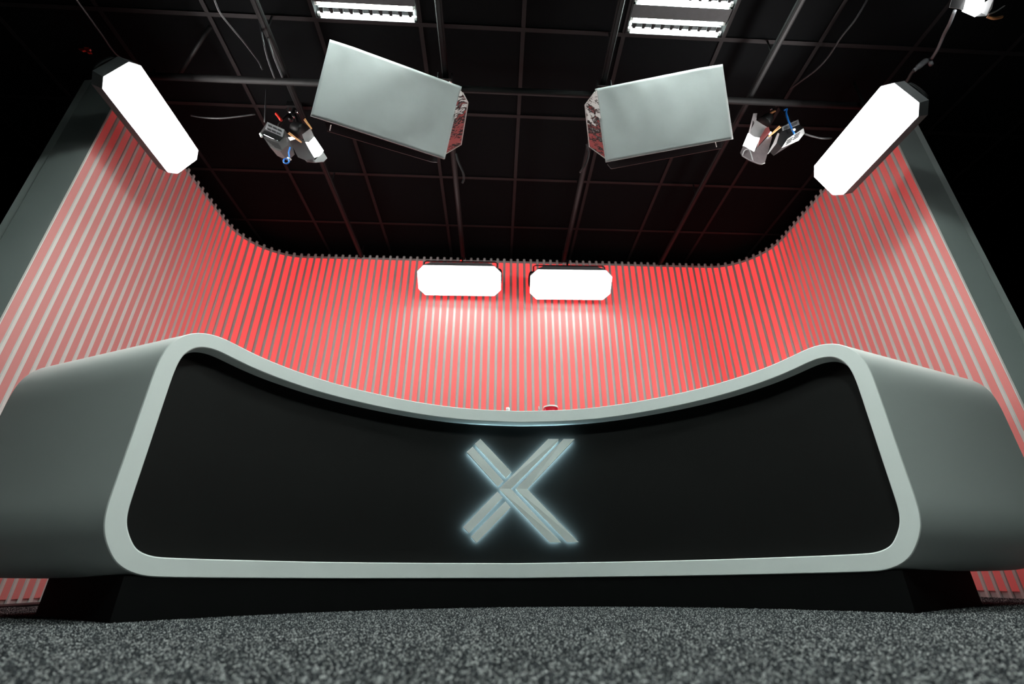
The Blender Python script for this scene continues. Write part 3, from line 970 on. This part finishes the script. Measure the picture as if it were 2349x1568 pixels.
cable('grey cable looping down from the upper right lamp to the right lit panel', [(2190, 25), (2178, 55), (2165, 80), (2152, 110), (2138, 134)], [1.42, 1.5, 1.6, 1.68, 1.75], 0.009, 'palecable')
cable('thin cable swooping across the ceiling right of the right fluorescent', [(1992, -5), (1962, 45), (1930, 85), (1900, 130), (1872, 160), (1840, 184), (1812, 204)], [1.45, 1.55, 1.65, 1.78, 1.88, 1.98, 2.06], 0.0055)
cable('thin cable sagging from the right small lamp towards the right lit panel', [(1846, 307), (1862, 312), (1885, 317), (1908, 317)], 2.10, 0.0055)
cable('thin cable sagging left of the left small lamp', [(438, 265), (470, 270), (510, 271), (550, 267), (585, 262)], 2.25, 0.0045)
cable('thin cable hanging from the ceiling left of the left rail', [(490, -5), (505, 30), (530, 62), (562, 100), (592, 140), (602, 160)], [1.5, 1.58, 1.68, 1.80, 1.95, 2.0], 0.0045)
cable('outer of two thin cables hanging along the left rail', [(594, 40), (603, 90), (614, 135), (630, 180)], [at_z(594, 40, CEIL).y, 1.75, 1.84, 1.94], 0.0045)
cable('inner of two thin cables hanging along the left rail', [(606, 60), (621, 110), (636, 150), (648, 178)], [at_z(606, 60, CEIL).y, 1.78, 1.86, 1.92], 0.0045)
cable('thin cable dropping straight to the vented box by the left small lamp', [(611, 205), (609, 240), (607, 280)], [2.2, 2.21, 2.24], 0.0045)
cable('thin dark cable running down the far left ceiling to the left lit panel', [(172, -5), (205, 40), (235, 82), (262, 120), (285, 138)], [1.5, 1.62, 1.75, 1.88, 1.95], 0.0045)
cable('dark cable tangle hanging below the left softbox by the rail', [(1046, 352), (1052, 372), (1062, 395), (1064, 410), (1060, 420)], [2.5, 2.53, 2.56, 2.6, 2.62], 0.008, 'blackcable')
cable('dark cable hanging below the right softbox by the rail', [(1345, 330), (1350, 355), (1342, 380), (1330, 395)], [2.4, 2.45, 2.5, 2.55], 0.007, 'blackcable')
mb = MB().tube(crom([(-2.318, 2.0, 0.009), (-2.322, 2.4, 0.009), (-2.316, 2.8, 0.009), (-2.300, 3.1, 0.009), (-2.2, 3.4, 0.009)], 6), 0.009, 8)
tag(mb.obj('power_cable', M['blackcable'], None, True), 'black cable lying on the carpet at the foot of the left slats', 'cable')

a, b = at_y(412, 170, 2.05), at_y(482, 62, 1.75)
o = MB().tube([a, b], 0.011, 8).obj('brace_rod', M['rail'], None, True)
tag(o, 'short slanted dark rod under the ceiling right of the left lit panel', 'rod')

t = thing('blue_tie', 'short blue cord knotted at the upper end of the right lit panel', 'cord', Matrix.Translation(at_y(2108, 222, 1.72)))
local_part('cord', wire([(2096, 214), (2104, 222), (2112, 219), (2116, 230), (2108, 236)], 1.72, 0.005), M['blue'], t, True)
local_part('knot', wire([(2102, 218), (2108, 226)], 1.715, 0.008, 8, 1), M['blue'], t, True)

# connector hanging above the right lit panel
t = thing('cable_connector', 'grey plug hanging above the right lit panel', 'plug', Matrix.Translation(at_y(2122, 145, 1.78)))
local_part('plug_body', wire(Cc((1680, 425), (1640, 440), (1590, 480), (1560, 505)), 1.78, [0.010] * 5 + [0.017] * 6 + [0.012] * 5, 10, 5), M['palecable'], t, True)
local_part('collar', wire(Cc((1668, 430), (1682, 465)), 1.775, 0.012, 8, 1), M['palecable'], t, True)
local_part('tail', wire(Cc((1560, 505), (1540, 525), (1515, 570), (1490, 600)), [1.78, 1.80, 1.84, 1.87], 0.009), M['boxgrey'], t, True)

# red safety clamp on the drape at the far left
p = at_y(196, 111, 2.0)
t = thing('red_clip', 'small red three-armed clip in the dark, above the left lit panel', 'clip', Matrix.Translation(p))
local_part('clip_body', plate(conv([(600, 375), (625, 352), (680, 350), (712, 335), (712, 365), (685, 385), (700, 405), (672, 405), (655, 385), (630, 390)], 3.356, 0, 0), 2.0, 0.012), M['redplastic'], t)
local_part('spring', wire(conv([(650, 365), (690, 365)], 3.356, 0, 0), 1.995, 0.006, 8, 1), M['redplastic'], t, True)
local_part('hanging_cord', MB().tube([p + Vector((0.005, 0.01, 0.0)), Vector((p.x + 0.005, p.y + 0.01, CEIL - 0.002))], 0.003, 6), M['blackcable'], t, True)


# ================================================================== NEWS DESK
DXC, DYC, DR = 0.115, 0.56, 1.77         # front arc
RXC, RYC, RR = 0.15, 0.07, 2.98          # rear arc
TH1, TH2 = 50.25, 48.15
half = [(0, .867), (9.5, .8725), (16, .884), (21.2, .8975), (26.3, .912), (31.7, .931), (37.2, .957), (40.5, .978), (43, .9975), (44.6, 1.007), (46, 1.006), (47.3, .996), (48.4, .974),
        (49.3, .940), (49.95, .893), (50.2, .83), (50.25, .77), (50.25, .5), (50.25, .34), (50.1, .295), (49.8, .26), (49.2, .224), (48.4, .188), (47.7, .165), (46.6, .146), (45.5, .135), (44.4, .130),
        (40, .126), (37.2, .1245), (23, .118), (0, .113)]
hv = crom([(t_, z_, 0) for t_, z_ in half], 5)


def smooth_outline(pts, step=0.008, it=14):
    S = [Vector((radians(x) * DR, z)) for x, z in pts]
    out = [S[0]]; need = step
    for p, q in zip(S, S[1:]):
        L = (q - p).length; pos = 0.0
        while L - pos >= need:
            pos += need; need = step
            out.append(p.lerp(q, pos / L))
        need -= L - pos
    out.append(S[-1])
    for _ in range(it):
        out = [out[0]] + [(out[i - 1] + out[i] * 2 + out[i + 1]) / 4 for i in range(1, len(out) - 1)] + [out[-1]]
    return [(degrees(v.x / DR), v.y) for v in out]


right = smooth_outline([(v.x, v.y) for v in hv])
loop = right + [(-a, z) for a, z in right[::-1][1:-1]]        # clockwise from top centre over the right end


def offset(lp, d):
    """inset the outline by d metres, measured along the arc and the height"""
    S = [(radians(a) * DR, z) for a, z in lp]
    n = len(S); out = []
    for i in range(n):
        p, q = S[i - 1], S[(i + 1) % n]
        tx, tz = q[0] - p[0], q[1] - p[1]
        L = math.hypot(tx, tz)
        nx, nz = tz / L, -tx / L           # right-hand side of clockwise travel is inside
        out.append((degrees((S[i][0] + nx * d) / DR), S[i][1] + nz * d))
    return out


def onf(lp, off):
    return [Vector((DXC + (DR + off) * sin(radians(a)), DYC + (DR + off) * cos(radians(a)), z)) for a, z in lp]


def onr(lp, off=0.0):
    out = []
    for a, z in lp:
        x = abs(a) / TH1
        x = x + 0.42 * x * x * (1 - x)
        r = math.copysign(x * TH2, a)
        out.append(Vector((RXC + (RR + off) * sin(radians(r)), RYC + (RR + off) * cos(radians(r)), z)))
    return out


desk = thing('news_desk', 'white curved news desk with black front panel and lit emblem', 'desk', Matrix.Translation((0.12, 2.6, 0)))
DINV = Matrix.Translation((-0.12, -2.6, 0))


def desk_part(name, mb, m, parent=None, smooth=True):
    mb.v = [tuple(DINV @ Vector(v)) for v in mb.v]
    return mb.obj(name, m, parent or desk, smooth)


in0 = offset(loop, 0.060)
rings = [onf(in0, 0.078), onf(in0, 0.003), onf(offset(loop, 0.057), 0.0), onf(offset(loop, 0.003), 0.0), onf(loop, 0.003)]
fr = MB()
fr.loft(rings, cap=False)
ff = desk_part('front_frame', fr, M['frame'])
ff.data.set_sharp_from_angle(angle=radians(28))      # crisp edges between face and returns
f0, r0 = onf(loop, 0.003), onr(loop)
sh = MB()
seg = 8
sh.loft([[p.lerp(q, k / seg) for p, q in zip(f0, r0)] for k in range(seg + 1)], cap=False)
desk_part('shell', sh, M['desk'])


def fill(lp, place, cols=90):
    """solid skin inside an outline, column by column"""
    n = len(lp)
    amax = max(range(n), key=lambda i: lp[i][0]); amin = min(range(n), key=lambda i: lp[i][0])
    up = [lp[i] for i in range(0, amax + 1)]
    up = [lp[i] for i in range(amin, n)] + up
    lo = [lp[i] for i in range(amax, amin + 1)][::-1]

    def zi(path, a):
        for p, q in zip(path, path[1:]):
            if min(p[0], q[0]) - 1e-9 <= a <= max(p[0], q[0]) + 1e-9:
                return p[1] if abs(q[0] - p[0]) < 1e-9 else p[1] + (q[1] - p[1]) * (a - p[0]) / (q[0] - p[0])
        return path[-1][1]
    vs, fs = [], []
    rows = 8
    a0, a1 = lp[amin][0], lp[amax][0]
    for c in range(cols + 1):
        a = (a0 + a1) / 2 - (a1 - a0) / 2 * cos(pi * c / cols) * 0.9999
        zu, zl = zi(up, a), zi(lo, a)
        for r in range(rows + 1): vs.append((a, zl + (zu - zl) * r / rows))
    for c in range(cols):
        for r in range(rows):
            k = c * (rows + 1) + r
            fs.append((k, k + rows + 1, k + rows + 2, k + 1))
    return place(vs), fs


pv, pf = fill(offset(loop, 0.058), lambda l: onf(l, 0.070))
pv2 = onf([(degrees(math.atan2(p.x - DXC, p.y - DYC)), p.z) for p in pv], 0.080)
desk_part('front_panel', MB().add(pv, pf), M['panel'])
bv, bf = fill(offset(loop, 0.004), lambda l: onr(l, -0.004))
desk_part('rear_panel', MB().add(bv, bf), M['plinth'])

# plinth: follows the front arc, set back, with splayed ends
pl = []
for k in range(41):
    a = radians(-46.8 + 93.6 * k / 40)
    pl.append(Vector((DXC + 1.775 * sin(a), DYC + 1.775 * cos(a), 0)))
for k in range(41):
    a = radians(41.7 - 83.4 * k / 40)
    pl.append(Vector((RXC + 2.78 * sin(a), RYC + 2.78 * cos(a), 0)))
lo_half = [(t_, z_) for t_, z_ in half if z_ < 0.14][::-1]


def under(p):
    a = abs(degrees(math.atan2(p.x - DXC, p.y - DYC)))
    for (a0, z0), (a1, z1) in zip(lo_half, lo_half[1:]):
        if a0 <= a <= a1: return z0 + (z1 - z0) * (a - a0) / (a1 - a0)
    return 0.132


desk_part('plinth', MB().loft([pl, [Vector((p.x, p.y, under(p) + 0.002)) for p in pl]]), M['plinth'], None, False)

# emblem: four short bars and two chevrons standing off the panel, lit from behind
EZ = 4.6125
bars = [[(470, 212), (800, 562), (740, 627), (412, 265)], [(388, 294), (714, 657), (655, 716), (327, 350)],
        [(650, 770), (708, 830), (350, 1208), (288, 1145)], [(735, 872), (790, 935), (430, 1312), (372, 1245)],
        [(1188, 213), (1298, 213), (1291, 238), (795, 740), (1326, 1306), (1205, 1306), (668, 740)],
        [(1350, 213), (1467, 213), (965, 742), (1509, 1304), (1388, 1304), (842, 740)]]
EOFF = 0.036       # front of the bars, measured back from the frame's face
E_R = DR + EOFF


def cyl_px(px, py, r):
    d = ray(px, py)
    a = d.x ** 2 + d.y ** 2; b = -2 * (d.x * DXC + d.y * DYC); c = DXC ** 2 + DYC ** 2 - r * r
    k = (-b + math.sqrt(b * b - 4 * a * c)) / (2 * a)
    p = EYE + d * k
    return degrees(math.atan2(p.x - DXC, p.y - DYC)), p.z


emblem = bpy.data.objects.new('emblem', None)
link(emblem, desk)
emblem['label'] = 'pale striped X emblem with cyan backlight'
for poly in bars:
    q = [cyl_px(1000 + x / EZ, 960 + y / EZ, E_R) for x, y in poly]
    cx_ = sum(a for a, z in q) / len(q); cz_ = sum(z for a, z in q) / len(q)
    b = MB().loft([onf(q, EOFF), onf(q, EOFF + 0.014)])
    me_bar = desk_part('bar', b, M['emblem'], emblem, False)
    # inset outline for the light behind the bar
    Sq = [(radians(a) * DR, z) for a, z in q]
    nq = len(Sq); ins = []
    area = sum(Sq[i][0] * Sq[(i + 1) % nq][1] - Sq[(i + 1) % nq][0] * Sq[i][1] for i in range(nq))
    sg = 1 if area > 0 else -1
    for i in range(nq):
        p0, p1, p2 = Vector(Sq[i - 1]), Vector(Sq[i]), Vector(Sq[(i + 1) % nq])
        d1, d2 = (p1 - p0).normalized(), (p2 - p1).normalized()
        n1, n2 = Vector((-d1.y, d1.x)) * sg, Vector((-d2.y, d2.x)) * sg
        bis = (n1 + n2); bis = bis / max(0.3, bis.dot(n1))
        p = p1 + bis * 0.0025
        ins.append((degrees(p.x / DR), p.y))
    desk_part('led_backing', MB().loft([onf(ins, EOFF + 0.0142), onf(ins, EOFF + 0.0150)]), M['glow'], emblem, False)

# ================================================================== SMALL THINGS ON THE DESK
mug_c = at_y(1263.5, 941, 2.62)
t = thing('red_mug', 'deep red cup with a white rim showing over the desk edge', 'cup', Matrix.Translation((mug_c.x, 2.62, 0.867)))
r_ = 0.0405
hgt = at_y(1263.5, 928, 2.62 - r_).z - 0.867
prof_ = [(r_ * 0.92, 0), (r_ * 0.98, 0.01), (r_, hgt * 0.5), (r_, hgt - 0.008)]
MB().loft([[Vector((r * cos(2 * pi * k / 28), r * sin(2 * pi * k / 28), z)) for k in range(28)] for r, z in prof_]).obj('cup_body', M['redmug'], t, True)
MB().loft([[Vector((r * cos(2 * pi * k / 28), r * sin(2 * pi * k / 28), z)) for k in range(28)] for r, z in [(r_ + 0.001, hgt - 0.008), (r_ + 0.003, hgt - 0.004), (r_ + 0.001, hgt)]]).obj('rim', M['bright_white'], t, True)
t_ = [MB()]
p = at_y(1165, 938, 2.5)
wc = thing('bottle_cap', 'small white cap just showing over the desk edge, left of the red cup', 'bottle', Matrix.Translation((p.x, 2.5, 0.8675)))
hc = at_y(1165, 934.5, 2.5).z - 0.8675
MB().tube([(0, 0, 0), (0, 0, hc - 0.03), (0, 0, hc - 0.022)], [0.016, 0.016, 0.009], 14).obj('bottle_body', M['paper'], wc, True)
MB().tube([(0, 0, hc - 0.022), (0, 0, hc - 0.002), (0, 0, hc)], [0.0105, 0.0105, 0.008], 14).obj('cap', M['bright_white'], wc, True)
p = at_y(1236, 935, 2.56)
hp = at_y(1236, 931.5, 2.56).z - 0.8675
pe = thing('pen', 'thin pale pink pen tip upright beside the red cup', 'pen', Matrix.Translation((p.x, 2.56, 0.8675)))
MB().tube([(0, 0, 0), (0, 0, hp - 0.02)], 0.0045, 8).obj('barrel', M['paper'], pe, True)
MB().tube([(0, 0, hp - 0.02), (0, 0, hp)], [0.0042, 0.003], 8).obj('tip', M['white'], pe, True)
